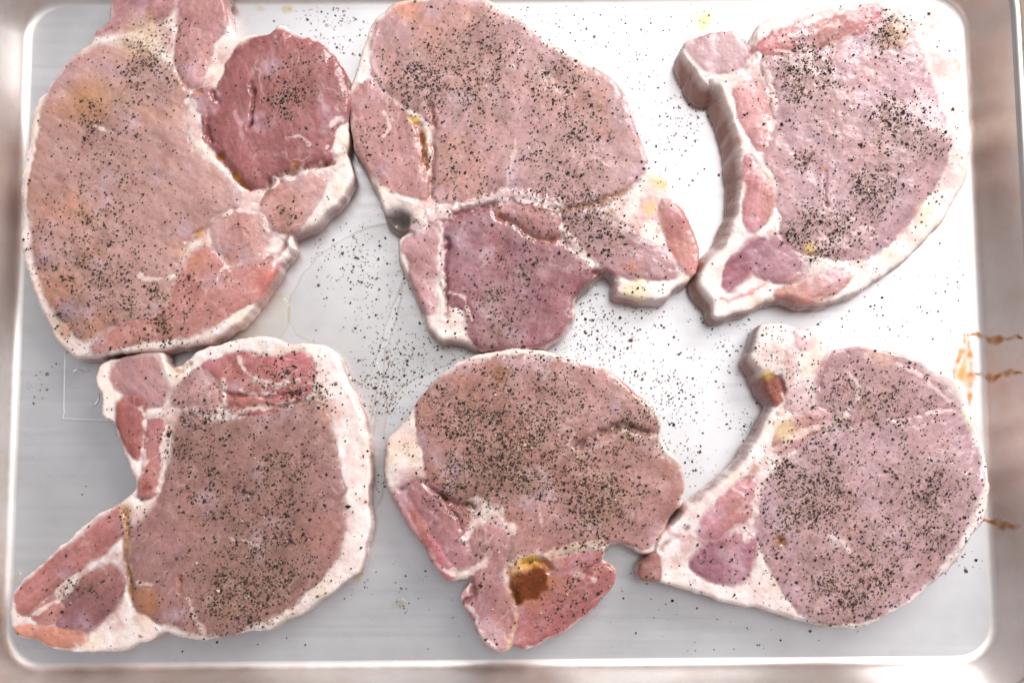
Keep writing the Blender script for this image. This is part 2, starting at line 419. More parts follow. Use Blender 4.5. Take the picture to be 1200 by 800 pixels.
class Chop:
    def __init__(self, cfg, idx):
        self.cfg = cfg; self.idx = idx; ox, oy, s = cfg['crop']; H = cfg['H']; seed = 100 + idx * 57
        self.f = lambda p, z: px2w(ox + p[0] * s, oy + p[1] * s, z)
        self.s_mm = s * 0.384
        f = self.f
        O = smooth_closed([f(p, H - 2.0) for p in cfg['outline']], 1.0)
        # a raggedness of its own along the cut edge
        nrm = np.roll(O, -1, 0) - np.roll(O, 1, 0); nrm = np.stack([nrm[:, 1], -nrm[:, 0]], 1) / (np.linalg.norm(nrm, axis=1)[:, None] + 1e-9)
        O = O + nrm * (fbm(O[:, 0], O[:, 1], 7, seed, 3) * 1.1 + fbm(O[:, 0], O[:, 1], 2.6, seed + 9, 2) * 0.3)[:, None]
        self.O = O
        g = self.g = Grid(O[:, 0].min() - 3, O[:, 1].min() - 3, O[:, 0].max() + 3, O[:, 1].max() + 3, STEP)
        X, Y = g.X, g.Y
        d = self.d = g.sdf(O)
        # ---------------- regions
        wob = fbm(X, Y, 6.5, seed + 1, 4) * 2.1 + fbm(X, Y, 2.4, seed + 7, 3) * 0.7
        softN = sstep(-0.35, 0.6, fbm(X, Y, 13, seed + 10, 2))
        lowN = fbm(X, Y, 26, seed + 2, 3); midN = fbm(X, Y, 9, seed + 3, 3); fineN = fbm(X, Y, 2.2, seed + 4, 2)
        fat = np.array(srgb(cfg.get('fat', FAT)))
        C = np.empty(X.shape + (3,)); C[:] = fat
        yel = sstep(0.05, 0.6, fbm(X, Y, 12, seed + 5, 3))[..., None]; pk = sstep(-0.1, 0.5, fbm(X, Y, 7, seed + 6, 4))[..., None]
        C = C * (1 - 0.45 * yel) + 0.45 * yel * srgb((236, 212, 178)); C = C * (1 - 0.32 * pk) + 0.32 * pk * srgb((224, 184, 174))
        inn = (sstep(4.0, 12.0, d) * sstep(-0.25, 0.35, fbm(X, Y, 5.0, seed + 12, 4)) * 0.62)[..., None]
        C = C * (1 - inn) + inn * srgb((206, 156, 148))
        C *= (1 + 0.06 * fineN)[..., None]
        Z = H + lowN * 1.2 + midN * 0.32 + fbm(X, Y, 4.2, seed + 8, 3) * 0.14 + fineN * 0.05
        lab = np.zeros(X.shape, int); self.names = ['fat']
        RO = np.ones(X.shape)
        for k, rg in enumerate(cfg['regions']):
            name, colr, poly = rg[0], rg[1], rg[2]; opt = rg[3] if len(rg) > 3 else {}
            P = smooth_closed([f(p, H) for p in poly], 2.2)
            sd = g.sdf(P) + opt.get('grow', 1.0 if name == 'loin_eye' else 1.5) + wob * opt.get('wob', 0.8) + fineN * 0.35
            soft = opt.get('soft', 0.45) + 1.7 * softN
            a = sstep(-soft, soft, sd)
            base = srgb(colr); var = opt.get('var', 1.0)
            ang = math.radians(opt.get('ang', 20 + 37 * k)); ca, sa = math.cos(ang), math.sin(ang)
            U = X * ca + Y * sa; Vv = -X * sa + Y * ca
            fib = fbm(U / 7.0, Vv, 1.25, seed + 11 + k, 3)
            bun = fbm(U / 2.2, Vv, 4.2, seed + 31 + k, 3)
            cc = np.empty_like(C); cc[:] = base
            t1 = sstep(-0.1, 0.6, fbm(X, Y, 20, seed + 51 + k, 3))[..., None] * 0.7 * var
            cc = cc * (1 - t1) + t1 * np.array(srgb(opt.get('alt', (188, 128, 112))))
            t2 = sstep(0.05, 0.65, fbm(X, Y, 11, seed + 71 + k, 3))[..., None] * 0.62 * var
            cc = cc * (1 - t2) + t2 * base * np.array([0.72, 0.62, 0.62])
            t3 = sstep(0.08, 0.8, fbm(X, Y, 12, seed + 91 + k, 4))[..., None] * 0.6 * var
            cc = cc * (1 - t3) + t3 * srgb((208, 178, 190))  # lavender wet sheen painted into the muscle colour, along with silverskin
            cc *= 1.0 * (1 + 0.15 * fib + 0.15 * bun + 0.08 * fineN)[..., None]
            # marbling
            mw = opt.get('marb', 0.5)
            rid = 1 - np.abs(fbm(U / 1.7, Vv, 8.5, seed + 131 + k, 3)) * 2.0
            rm = sstep(0.86, 0.99, rid) * sstep(-0.15, 0.45, fbm(X, Y, 11, seed + 151 + k, 2)) * (0.3 + mw)
            fl = sstep(0.45, 0.75, fbm(U / 3.0, Vv, 1.6, seed + 171 + k, 2)) * sstep(0.0, 0.5, fbm(X, Y, 14, seed + 181 + k, 2))
            rm = np.clip(np.maximum(rm * 0.5, 0.3 * fl), 0, 1)
            cc = cc * (1 - 0.75 * rm[..., None]) + 0.75 * rm[..., None] * srgb((228, 198, 192))
            # towards its edge a muscle is a little paler and wetter
            lum = cc.mean(-1, keepdims=True); cc = lum + (cc - lum) * 0.93
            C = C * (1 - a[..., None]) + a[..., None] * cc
            bul = opt.get('bulge', 0.9)
            Z = Z + a * (bul * (1 - np.exp(-np.clip(sd, 0, None) / 3.5)) - 0.15) + a * 0.14 * bun - opt.get('crease', 0.10) * np.exp(-(sd / 1.0) ** 2)
            RO = RO * (1 - a) + a * opt.get('rough', 0.95)
            if name not in self.names or not opt.get('merge'):
                self.names.append(name); li = len(self.names) - 1
            else: li = self.names.index(name)
            lab = np.where(sd > 0, li, lab)
        # veins and seams of fat, grooves, stains
        for vn in cfg.get('veins', []):
            wmm, pts = vn[0], vn[1]; opt = vn[2] if len(vn) > 2 else {}
            D = g.dist(smooth_open([f(p, H) for p in pts], 1.5)) + fbm(X, Y, 2.5, seed + 201, 2) * wmm * 0.9
            a = (1 - sstep(wmm * 0.25, wmm, D)) * opt.get('a', 0.85)
            C = C * (1 - a[..., None]) + a[..., None] * (srgb(opt.get('c', (238, 214, 206))) * (1 + 0.08 * fineN)[..., None])
            Z = Z + a * opt.get('dz', 0.15)
        for gr in cfg.get('grooves', []):
            wmm, dep, pts = gr[0], gr[1], gr[2]; c = gr[3] if len(gr) > 3 else (120, 52, 50)
            D = g.dist(smooth_open([f(p, H) for p in pts], 1.5)) + fbm(X, Y, 2.5, seed + 203, 2) * wmm * 0.5
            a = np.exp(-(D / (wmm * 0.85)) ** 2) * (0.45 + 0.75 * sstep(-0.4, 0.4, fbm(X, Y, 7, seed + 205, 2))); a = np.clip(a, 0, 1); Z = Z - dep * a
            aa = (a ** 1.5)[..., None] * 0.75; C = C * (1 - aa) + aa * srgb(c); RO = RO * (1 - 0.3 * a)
        for sp in cfg.get('stains', []):
            x, y, r, c, al = sp
            wx, wy = f((x, y), H); D = np.hypot(X - wx, Y - wy) + wob * 0.9 + fineN * 0.6; r = r * self.s_mm
            a = (1 - sstep(r * 0.35, r * 1.1, D)) * al; C = C * (1 - a[..., None]) + a[..., None] * srgb(c)
        for bl in cfg.get('lift', []):
            x, y, r, mm = bl; wx, wy = f((x, y), H); r = r * self.s_mm
            Z = Z + mm * np.exp(-((X - wx) ** 2 + (Y - wy) ** 2) / (r * r))
        # rounded cut edge
        er = cfg.get('edge', 3.2) * 0.65 * (1 + 0.75 * fbm(X, Y, 17, seed + 211, 2))
        t = np.clip(d / er, 0, 1); Z = Z - er * 0.85 * (1 - np.sqrt(np.clip(1 - (1 - t) ** 2, 0, 1)))
        Z = np.maximum(Z, 3.0)
        self.Z = Z; self.Cc = C; self.lab = lab; self.RO = RO; self.seed = seed
        # dust of the finest pepper greys the meat where it lies thick
        dens = self.density(X, Y); self.dens = dens
        spk = fbm(X, Y, 1.1, seed + 221, 2)
        dm = (sstep(0.15, 1.5, dens * (1 + 0.8 * midN) + 0.3 * fineN) * (0.16 + 0.5 * sstep(0.0, 0.5, spk)))[..., None]
        C[:] = C * (1 - dm) + dm * srgb((138, 108, 84))
        self.build()
    def density(self, X, Y):
        D = np.full(np.shape(X), self.cfg.get('pep_base', 0.15), float)
        for (x, y, r, wgt) in self.cfg['pepper']:
            wx, wy = self.f((x, y), self.cfg['H']); r = r * self.s_mm
            D = D + wgt * np.exp(-((X - wx) ** 2 + (Y - wy) ** 2) / (r * r))
        return D
    def build(self):
        g, d, cfg, seed = self.g, self.d, self.cfg, self.seed
        dc = 0.25 * (d[:-1, :-1] + d[1:, :-1] + d[:-1, 1:] + d[1:, 1:]); cell = dc > 0
        ny, nx = cell.shape
        used = np.zeros(d.shape, int)
        for a in (0, 1):
            for b in (0, 1): used[a:a + ny, b:b + nx] += cell
        gy, gx = np.gradient(d, STEP); gl = np.hypot(gx, gy) + 1e-6; gx /= gl; gy /= gl
        bnd = (used > 0) & (used < 4)
        X = g.X.copy(); Y = g.Y.copy()
        sh = np.clip(d, -1.2 * STEP, 1.2 * STEP)
        X[bnd] -= (gx * sh)[bnd]; Y[bnd] -= (gy * sh)[bnd]
        Z = self.Z
        idx = -np.ones(d.shape, int); sel = used > 0; n0 = sel.sum(); idx[sel] = np.arange(n0)
        V = np.column_stack([X[sel], Y[sel], Z[sel]])
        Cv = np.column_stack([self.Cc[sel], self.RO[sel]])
        jj, ii = np.nonzero(cell)
        F = np.column_stack([idx[jj, ii], idx[jj, ii + 1], idx[jj + 1, ii + 1], idx[jj + 1, ii]])
        L4 = np.stack([self.lab[jj, ii], self.lab[jj, ii + 1], self.lab[jj + 1, ii + 1], self.lab[jj + 1, ii]], 1)
        FL = np.max(L4, 1)
        # boundary edges, directed as their cell walks them
        E = []; EL = []
        pad = np.zeros((ny + 2, nx + 2), bool); pad[1:-1, 1:-1] = cell
        lf = -np.ones(cell.shape, int); lf[jj, ii] = FL
        for (dj, di, a, b) in ((-1, 0, (0, 0), (0, 1)), (0, 1, (0, 1), (1, 1)), (1, 0, (1, 1), (1, 0)), (0, -1, (1, 0), (0, 0))):
            nb = pad[1 + dj:1 + dj + ny, 1 + di:1 + di + nx]
            q, p = np.nonzero(cell & ~nb)
            E.append(np.column_stack([idx[q + a[0], p + a[1]], idx[q + b[0], p + b[1]]])); EL.append(lf[q, p])
        E = np.concatenate(E); EL = np.concatenate(EL)
        bv = np.unique(E); K = 12
        pos = np.full(n0, -1); pos[bv] = np.arange(len(bv))
        bx, by, bz = V[bv, 0], V[bv, 1], V[bv, 2]
        # outward normal from a slightly wider field so that the wall does not splinter
        ex = -(g.sample(d, bx + 1.6, by) - g.sample(d, bx - 1.6, by)); ey = -(g.sample(d, bx, by + 1.6) - g.sample(d, bx, by - 1.6))
        el = np.hypot(ex, ey) + 1e-6; ex /= el; ey /= el
        fl = np.full(len(bv), cfg.get('flare', 0.6))
        for (x, y, r, mm) in cfg.get('flares', []):
            wx, wy = self.f((x, y), cfg['H']); r = r * self.s_mm
            fl = fl + mm * np.exp(-((bx - wx) ** 2 + (by - wy) ** 2) / (r * r))
        per = np.arctan2(by - by.mean(), bx - bx.mean()) * 40
        rings = []; cols = []
        wallc = Cv[bv].copy()
        raw = np.array(srgb(cfg.get('side', (176, 130, 118))))
        for k in range(1, K + 1):
            s = k / K; zz = bz * (1 - s) + 0.0
            bulge = 0.35 * math.sin(math.pi * s) + fbm(per * 0.35 + 0 * bx, zz * 0.12 + 30, 2.4, seed + 301, 2) * 0.32 * math.sin(math.pi * min(1, s * 1.2))
            tuck = -2.2 * max(0, (s - 0.72) / 0.28) ** 2
            off = fl * (s ** 0.9) + bulge + tuck
            rings.append(np.column_stack([bx + ex * off, by + ey * off, np.maximum(zz, 0.05)]))
            nz = fbm(bx + 3 * zz * 0.1, by - zz * 0.35, 7.0, seed + 307, 3)
            mixr = np.clip(min(1, s * 3.5) * (cfg.get('raw', 0.75) + 0.9 * nz), 0, 1)[:, None]
            c = wallc.copy(); c[:, :3] = c[:, :3] * (1 - mixr) + raw * mixr; cols.append(c)
        allV = np.concatenate([V] + rings); allC = np.concatenate([Cv] + cols); nb_ = len(bv)
        WF = []; WL = []
        ea, eb = pos[E[:, 0]], pos[E[:, 1]]
        for k in range(K):
            if k == 0: ta, tb = E[:, 0], E[:, 1]
            else: ta, tb = n0 + (k - 1) * nb_ + ea, n0 + (k - 1) * nb_ + eb
            ba, bb = n0 + k * nb_ + ea, n0 + k * nb_ + eb
            WF.append(np.column_stack([tb, ta, ba, bb])); WL.append(EL)
        AF = np.concatenate([F] + WF); AL = np.concatenate([FL] + WL)
        # smooth normals over the whole surface, kept when it is cut into parts
        P = allV[AF]; fn = np.cross(P[:, 2] - P[:, 0], P[:, 3] - P[:, 1])
        N = np.zeros_like(allV)
        for k in range(4): np.add.at(N, AF[:, k], fn)
        N /= (np.linalg.norm(N, axis=1)[:, None] + 1e-12)
        root = bpy.data.objects.new('pork_chop', None); col.objects.link(root)
        bxc, byc = self.O[:, 0].mean(), self.O[:, 1].mean(); root.location = (bxc * MM, byc * MM, 0)
        tag(root, cfg['label'], 'pork chop', 'raw pork chops on the tray'); self.root = root
        for li, nm in enumerate(self.names):
            fs = AF[AL == li]
            if len(fs) < 12: continue
            u, inv = np.unique(fs, return_inverse=True)
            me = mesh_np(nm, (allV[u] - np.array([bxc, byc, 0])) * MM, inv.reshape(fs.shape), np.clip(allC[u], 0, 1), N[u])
            o = link(nm, me, root, M_MEAT)
    def height(self, x, y): return self.g.sample(self.Z, x, y)
    def inside(self, x, y): return self.g.sample(self.d, x, y)

YEL = (226, 180, 96)
CHOPS = [
 dict(crop=(0, 0, .55), H=18.5, label='largest pork chop, with a dark red round muscle and a small fat knob', pep_base=.22, edge=3.4,
  outline=[(255,-22),(235,40),(205,72),(188,97),(150,130),(128,165),(93,205),(74,250),(66,300),(54,345),(49,400),(53,450),(46,500),(53,560),(68,600),(83,650),(103,700),(130,742),(165,762),(230,757),(300,748),(360,744),(430,732),(480,707),(520,677),(550,642),(582,602),(602,562),(627,530),(622,500),(630,496),(665,482),(700,452),(735,412),(752,377),(745,345),(740,328),(746,290),(742,255),(749,215),(741,170),(726,140),(702,105),(670,85),(630,72),(600,58),(578,74),(540,74),(503,76),(490,50),(480,0),(470,-25)],
  regions=[
   ('loin_eye', C_TAN, [(135,145),(200,105),(260,97),(330,130),(370,155),(398,200),(393,260),(410,310),(440,350),(480,385),(512,420),(480,455),(430,490),(388,530),(370,580),(360,640),(300,680),(240,690),(185,720),(150,700),(112,655),(88,605),(72,540),(68,470),(65,400),(76,340),(86,280),(96,220)], dict(ang=150, marb=.5, alt=(200,142,112))),
   ('side_muscle', C_PINK, [(210,70),(240,45),(262,-22),(370,-22),(365,20),(320,48),(260,60)], dict(ang=30)),
   ('side_muscle', C_PINK, [(385,5),(405,-22),(468,-22),(482,50),(455,90),(440,140),(420,185),(395,170),(377,120),(382,60)], dict(ang=80)),
   ('tenderloin', C_RED, [(540,85),(580,66),(630,78),(690,105),(725,145),(742,180),(745,220),(740,250),(715,270),(705,310),(700,335),(640,365),(580,385),(550,400),(520,395),(490,350),(450,310),(435,270),(445,240),(465,210),(470,180),(490,140),(510,105)], dict(ang=100, bulge=2.2, rough=.72, alt=(150,80,84), marb=.7)),
   ('side_muscle', C_PINK, [(415,200),(445,190),(462,205),(455,240),(425,235),(412,218)], dict(wob=.3)),
   ('fat_knob_meat', (206,160,152), [(560,440),(572,400),(610,380),(660,374),(690,385),(672,430),(642,470),(630,490),(590,490),(565,470)], dict(wob=.4)),
   ('side_muscle', (198,136,126), [(400,560),(430,530),(470,550),(510,565),(560,545),(595,560),(580,600),(540,640),(500,660),(450,690),(390,712),(330,722),(260,737),(200,745),(215,712),(280,692),(340,670),(370,630),(385,590)], dict(ang=30, alt=(196,132,96), marb=.9)),
   ('bone', (206,164,160), [(455,470),(500,450),(550,460),(575,490),(560,520),(540,550),(500,560),(470,540),(455,505)], dict(wob=.25, bulge=.5)),
  ],
  veins=[(1.2,[(300,590),(340,600),(370,595)]),(1.0,[(200,270),(240,285)]),(1.0,[(460,600),(475,570),(510,562)]),(.9,[(470,540),(490,575)]),(1.5,[(390,230),(410,215),(440,330)]),(1.3,[(455,475),(500,448),(555,458),(575,488)]),(.8,[(480,500),(515,490),(530,515),(500,530)],dict(c=(176,130,126),dz=-.2)),
    (1.2,[(500,240),(520,300)],dict(c=(206,160,164),a=.6)),(.8,[(610,300),(640,290),(660,310)],dict(a=.6)),(1.6,[(700,270),(720,255),(735,262)]),(1.4,[(640,560),(615,520),(590,490)],dict(c=(190,176,186))),(3.2,[(575,395),(620,370),(690,360),(735,345)],dict(dz=.6))],
  grooves=[(1.1,2.6,[(538,180),(540,220),(534,270)],(110,38,44)),(1.6,3.0,[(470,330),(500,370),(530,400)],(190,120,50)),(1.8,3.6,[(550,430),(570,392),(630,366),(700,345),(738,320)],(130,70,50)),(1.3,1.8,[(455,195),(462,225),(440,250),(452,300)],(150,80,76)),(1.2,1.5,[(395,515),(430,492),(455,478)],(196,140,70)),(1.2,1.4,[(560,560),(600,530),(612,495)],(150,100,96)),(1.,.9,[(375,150),(400,185),(432,195)],(190,140,90))],
  stains=[(190,215,60,(196,136,84),.55),(505,375,14,(222,170,60),.7),(430,500,14,(210,150,70),.6),(630,356,16,(150,86,20),.8),(300,80,60,(226,196,160),.5),(570,600,40,(206,110,96),.5),(130,700,25,(220,150,120),.6),(230,200,60,(190,150,110),.3)],
  lift=[(600,440,60,-1.0),(640,220,90,1.6),(110,720,60,-6),(150,640,60,-1),(600,520,40,-3)],
  pepper=[(330,110,70,1.0),(300,180,60,.5),(190,245,25,1.6),(220,300,90,.35),(230,430,120,.35),(180,540,110,.55),(230,640,110,.6),(360,690,60,1.1),(620,210,50,1.3),(640,130,40,.5),(610,460,30,.8),(430,600,60,.3)], npep=1050),
 dict(crop=(390, 0, .5376), H=18.0, label='pork chop with an amber-filled slit and a dark lower lobe below a tendon fold', pep_base=.3, edge=3.2,
  outline=[(150,2),(220,-10),(310,-6),(370,22),(420,50),(470,90),(530,125),(590,155),(630,190),(650,230),(665,280),(680,320),(692,360),(702,385),(725,393),(737,420),(770,470),(795,520),(798,560),(785,605),(745,630),(715,655),(660,650),(614,641),(610,606),(592,592),(560,620),(527,645),(525,690),(500,725),(455,755),(400,764),(330,764),(290,744),(240,744),(210,717),(200,680),(175,630),(150,570),(142,525),(165,505),(140,498),(118,478),(110,450),(90,410),(68,365),(50,320),(38,270),(38,200),(55,150),(70,100),(85,60),(115,22)],
  regions=[
   ('loin_eye', (194,150,148), [(80,110),(95,62),(140,18),(220,2),(310,5),(370,32),(420,62),(470,102),(530,137),(590,167),(630,202),(648,250),(666,300),(680,350),(668,385),(620,430),(560,455),(510,445),(440,430),(370,430),(330,435),(270,440),(225,440),(218,380),(222,310),(210,260),(170,232),(120,200),(95,170)], dict(ang=60, alt=(196,140,122))),
   ('side_muscle', (192,138,134), [(45,215),(75,180),(110,205),(150,245),(172,265),(183,320),(205,370),(203,430),(170,425),(130,410),(95,390),(70,350),(50,290)], dict(ang=100, marb=1)),
   ('lower_lobe', (164,114,120), [(250,480),(330,455),(370,480),(430,515),(480,525),(530,560),(582,592),(550,618),(520,648),(515,690),(495,722),(455,752),(395,759),(330,759),(297,727),(292,680),(247,640),(246,560)], dict(ang=70, rough=.75, alt=(160,92,96), marb=.7)),
   ('side_muscle', (206,158,158), [(158,530),(205,508),(228,500),(234,560),(215,610),(222,660),(207,682),(180,622)], dict(wob=1)),
   ('side_muscle', (186,132,132), [(360,450),(420,445),(480,460),(497,490),(490,520),(440,505),(390,485),(358,465)], dict(wob=.3, bulge=1.6)),
   ('side_muscle', (178,134,134), [(505,462),(560,460),(620,490),(680,530),(740,560),(745,600),(700,610),(640,600),(600,595),(560,550),(510,520)], dict(ang=-25)),
   ('side_muscle', (204,138,134), [(722,440),(750,450),(780,500),(795,550),(780,595),(755,568),(735,520),(718,470)], dict(ang=100, wob=.4)),
   ('bone', (112,104,98), [(118,470),(150,463),(180,490),(160,502),(135,494)], dict(wob=.2, bulge=.2)),
  ],
  veins=[(3.4,[(178,492),(250,462),(330,442),(400,428),(485,445)],dict(c=(226,200,198),dz=1.2)),(1.1,[(395,310),(385,370),(375,425)],dict(a=.5)),(1.2,[(180,262),(200,275),(215,320),(212,380)],dict(c=(232,206,176))),(1.0,[(110,240),(120,280),(100,300)],dict(a=.7)),(1.5,[(245,485),(232,560),(245,640),(230,700)],dict(a=.9)),(1.0,[(245,640),(290,650),(300,700)],dict(a=.8)),(2.2,[(500,500),(540,540),(565,580)]),(1.0,[(110,410),(150,440),(190,450)]),(1,[(100,60),(85,120),(120,200)],dict(a=.5))],
  grooves=[(2.2,1.6,[(190,280),(195,320),(202,365)],(196,130,76)),(1.3,1.6,[(365,475),(410,500),(450,520),(492,522)],(186,120,80)),(1.4,2.0,[(250,482),(300,462),(350,450)],(150,100,100)),(1.3,2.0,[(248,520),(250,600),(246,690)],(110,50,54)),(1.2,1.2,[(500,460),(600,432),(668,392)],(196,150,110)),(2,3,[(575,590),(600,600),(612,640)],(150,100,96)),(1.4,1.5,[(215,230),(220,330),(215,430)],(170,110,100))],
  stains=[(715,395,30,(232,196,110),.6),(690,450,22,(236,196,120),.7),(180,262,14,(226,176,70),.8),(650,580,22,(206,130,96),.5),(660,640,40,(226,206,120),.4),(160,15,40,(226,150,110),.4)],
  lift=[(380,650,120,-2.0),(180,600,60,-2.5),(740,560,70,-2.0),(140,485,26,-8),(450,480,50,.8)],
  pepper=[(190,180,70,1.6),(310,90,70,.8),(330,200,70,.9),(480,160,60,.9),(540,250,70,.7),(500,350,100,.7),(540,440,60,1.2),(280,380,80,.6),(580,500,60,1.0),(350,700,70,.9),(420,580,80,.5),(70,310,50,.6),(420,120,60,.4)], npep=1500),
 dict(crop=(770, 0, .5), H=20.5, label='pork chop with a squared bone block and a wide white fat rim', pep_base=.16, edge=2.8, fat=(244,230,224), side=(166,126,112), raw=.9,
  outline=[(60,118),(75,96),(120,82),(175,75),(206,90),(216,108),(230,66),(260,46),(330,26),(400,9),(450,-4),(520,-6),(560,-8),(620,5),(660,40),(690,90),(712,150),(715,200),(722,260),(738,310),(735,370),(725,420),(700,470),(670,520),(620,570),(560,625),(500,665),(430,702),(350,714),(290,702),(240,714),(200,732),(150,745),(132,738),(125,710),(100,672),(98,645),(118,612),(148,585),(172,545),(186,495),(194,440),(194,380),(186,315),(166,258),(142,208),(112,200),(85,165),(66,140)],
  regions=[
   ('loin_eye', C_MAUVE, [(250,130),(330,120),(400,110),(460,85),(520,50),(570,60),(600,110),(640,180),(665,240),(685,310),(680,370),(655,430),(620,480),(570,540),(520,590),(470,605),(400,600),(340,590),(300,560),(290,500),(280,430),(255,380),(255,320),(270,260),(260,200),(245,160)], dict(ang=70, var=.75, alt=(196,146,140))),
   ('side_muscle', (190,118,122), [(240,115),(270,85),(340,60),(420,35),(490,20),(520,25),(500,55),(440,85),(390,105),(330,115),(280,125)], dict(ang=20, marb=1.2)),
   ('bone', (206,168,170), [(72,112),(120,86),(175,80),(208,108),(216,138),(180,165),(130,165),(95,142)], dict(wob=.4, bulge=.6, var=.6)),
   ('side_muscle', (212,154,150), [(187,215),(240,195),(272,215),(268,290),(245,350),(215,320),(192,270)], dict(ang=75, marb=1.3)),
   ('side_muscle', (206,140,140), [(210,370),(240,400),(268,440),(262,500),(235,540),(208,520),(208,450)], dict(ang=80, marb=1.3)),
   ('marrow_bone', (166,104,116), [(160,650),(175,612),(220,572),(250,560),(245,590),(210,640),(170,680)], dict(wob=.5, bulge=-.3)),
   ('side_muscle', (182,132,140), [(250,572),(300,560),(340,600),(335,650),(300,660),(237,640),(245,600)], dict(ang=20)),
   ('side_muscle', (218,160,146), [(280,690),(340,667),(420,640),(452,650),(400,690),(330,705)], dict(ang=15)),
  ],
  veins=[(1.6,[(255,150),(262,210),(275,260),(258,330)]),(1.0,[(395,110),(450,80),(500,50)],dict(a=.6)),(2.2,[(215,150),(190,180),(140,180),(110,150)]),(1.2,[(300,90),(350,80),(400,60)],dict(a=.6)),(1,[(360,480),(385,500)],dict(a=.7)),(1.8,[(320,65),(420,28),(520,8)]),(1.4,[(150,700),(200,690),(260,660)],dict(c=(214,150,146)))],
  grooves=[(.8,1.6,[(396,400),(398,440),(396,480)],(120,76,60)),(.7,1.0,[(345,400),(355,370),(365,358)],(130,100,96)),(1.5,2.5,[(212,105),(225,130),(200,165)],(180,130,120)),(1.3,1.6,[(235,70),(228,100),(220,125)],(190,140,130)),(1.2,1.4,[(130,190),(140,215),(165,235)],(180,120,110))],
  stains=[(358,582,22,(230,196,110),.75),(390,395,10,(196,130,70),.7),(640,500,40,(240,216,180),.5),(560,80,45,(200,150,96),.5),(175,330,20,(206,130,96),.6),(350,180,60,(170,130,120),.4)],
  flares=[(90,180,70,4.6),(160,260,90,4.4),(185,400,110,5.0),(150,580,80,4.6),(110,680,60,2.0)],
  lift=[(200,700,80,-1.0),(600,600,110,-3.0),(690,450,90,-3.0),(700,200,90,-2.5)],
  pepper=[(340,160,65,1.9),(540,85,55,1.5),(545,275,40,2.0),(510,440,50,1.9),(370,550,60,1.9),(460,530,80,.7),(580,320,80,.7),(440,350,140,.35),(345,380,25,1.3),(640,330,60,.5),(300,230,90,.4),(640,460,60,.25)], npep=1050),
 dict(crop=(0, 370, .5375), H=18.0, label='hooked pork chop whose long pointed tail reaches into the tray corner', pep_base=.25, edge=3.0, fat=(245,230,224),
  outline=[(215,108),(232,96),(290,84),(350,80),(362,100),(375,112),(400,106),(430,80),(500,57),(570,47),(640,60),(700,63),(735,86),(752,130),(780,190),(800,250),(808,320),(805,400),(808,450),(795,520),(775,565),(720,602),(660,642),(590,677),(520,692),(430,705),(360,687),(330,702),(270,727),(200,732),(130,727),(70,707),(25,687),(20,640),(35,588),(80,548),(150,488),(210,438),(265,403),(298,372),(285,330),(265,282),(250,235),(222,218),(222,170),(208,135)],
  regions=[
   ('loin_eye', C_BROWN, [(385,240),(400,205),(450,228),(520,232),(600,208),(680,192),(715,215),(730,290),(745,360),(752,440),(735,520),(690,580),(630,630),(560,670),(490,697),(430,692),(380,677),(320,652),(285,610),(275,540),(270,480),(310,450),(340,415),(365,350),(380,290)], dict(ang=60, alt=(164,122,110), var=.8)),
   ('side_muscle', (190,110,112), [(450,110),(520,88),(600,95),(660,85),(680,110),(665,170),(610,195),(550,210),(492,195),(480,155)], dict(ang=20, marb=1.5, rough=.8)),
   ('side_muscle', (192,146,144), [(390,150),(435,122),(470,150),(482,195),(450,220),(400,197),(375,185)], dict(ang=40)),
   ('bone', (192,146,146), [(245,110),(290,90),(340,95),(352,130),(362,165),(350,190),(315,195),(270,170),(240,140)], dict(wob=.5, var=.6)),
   ('side_muscle', (168,98,92), [(258,190),(280,175),(308,195),(310,250),(300,310),(277,282),(257,230)], dict(ang=100, wob=.4, rough=.75)),
   ('side_muscle', (182,118,116), [(320,232),(352,227),(357,262),(343,330),(333,385),(307,390),(312,340),(320,280)], dict(ang=95, wob=.4)),
   ('tail_meat', (196,128,122), [(30,622),(60,577),(140,512),(210,457),(260,422),(280,442),(262,478),(200,528),(140,567),(90,615),(45,648)], dict(ang=42, wob=.6)),
   ('side_muscle', (158,104,104), [(125,640),(170,580),(220,550),(263,560),(265,600),(235,640),(190,685),(140,690),(122,670)], dict(ang=45, wob=.7, marb=.8)),
   ('side_muscle', (208,140,116), [(28,687),(80,682),(180,697),(150,718),(80,706)], dict(wob=.4)),
   ('side_muscle', (200,140,130), [(70,640),(110,615),(130,640),(110,665),(80,665)], dict(wob=.8)),
  ],
  veins=[(1.6,[(300,198),(312,210),(350,215),(372,205)]),(1.6,[(315,230),(316,290),(306,350)]),(1.4,[(362,240),(355,310),(340,380)]),(1.6,[(485,140),(488,190),(455,222),(405,200)],dict(a=.8)),(1.2,[(520,90),(545,125),(600,150),(650,140)],dict(a=.9)),(1.3,[(490,205),(560,205),(650,180)],dict(a=.7)),(1.0,[(410,620),(430,660),(445,690)],dict(a=.6)),(.9,[(300,580),(330,590)],dict(a=.6)),(.9,[(500,480),(540,490),(570,510)],dict(a=.6)),(1.0,[(60,655),(120,620),(170,580)]),(1.8,[(360,90),(362,115),(385,130)]),(1.2,[(520,160),(545,175),(600,165)],dict(a=.8)),(1.2,[(270,440),(280,500),(285,560)],dict(c=(216,176,120),a=.7))],
  grooves=[(1.4,1.8,[(270,420),(275,480),(278,560),(290,620)],(196,140,80)),(1.2,1.5,[(490,170),(560,178),(650,170)],(150,70,66)),(1.6,3,[(365,110),(385,118),(410,105)],(200,160,130)),(1.0,1.0,[(500,195),(600,200),(700,180)],(190,150,130)),(1.3,1.6,[(296,395),(330,400),(350,370)],(170,110,80)),(1,1,[(390,570),(394,600)],(170,90,50))],
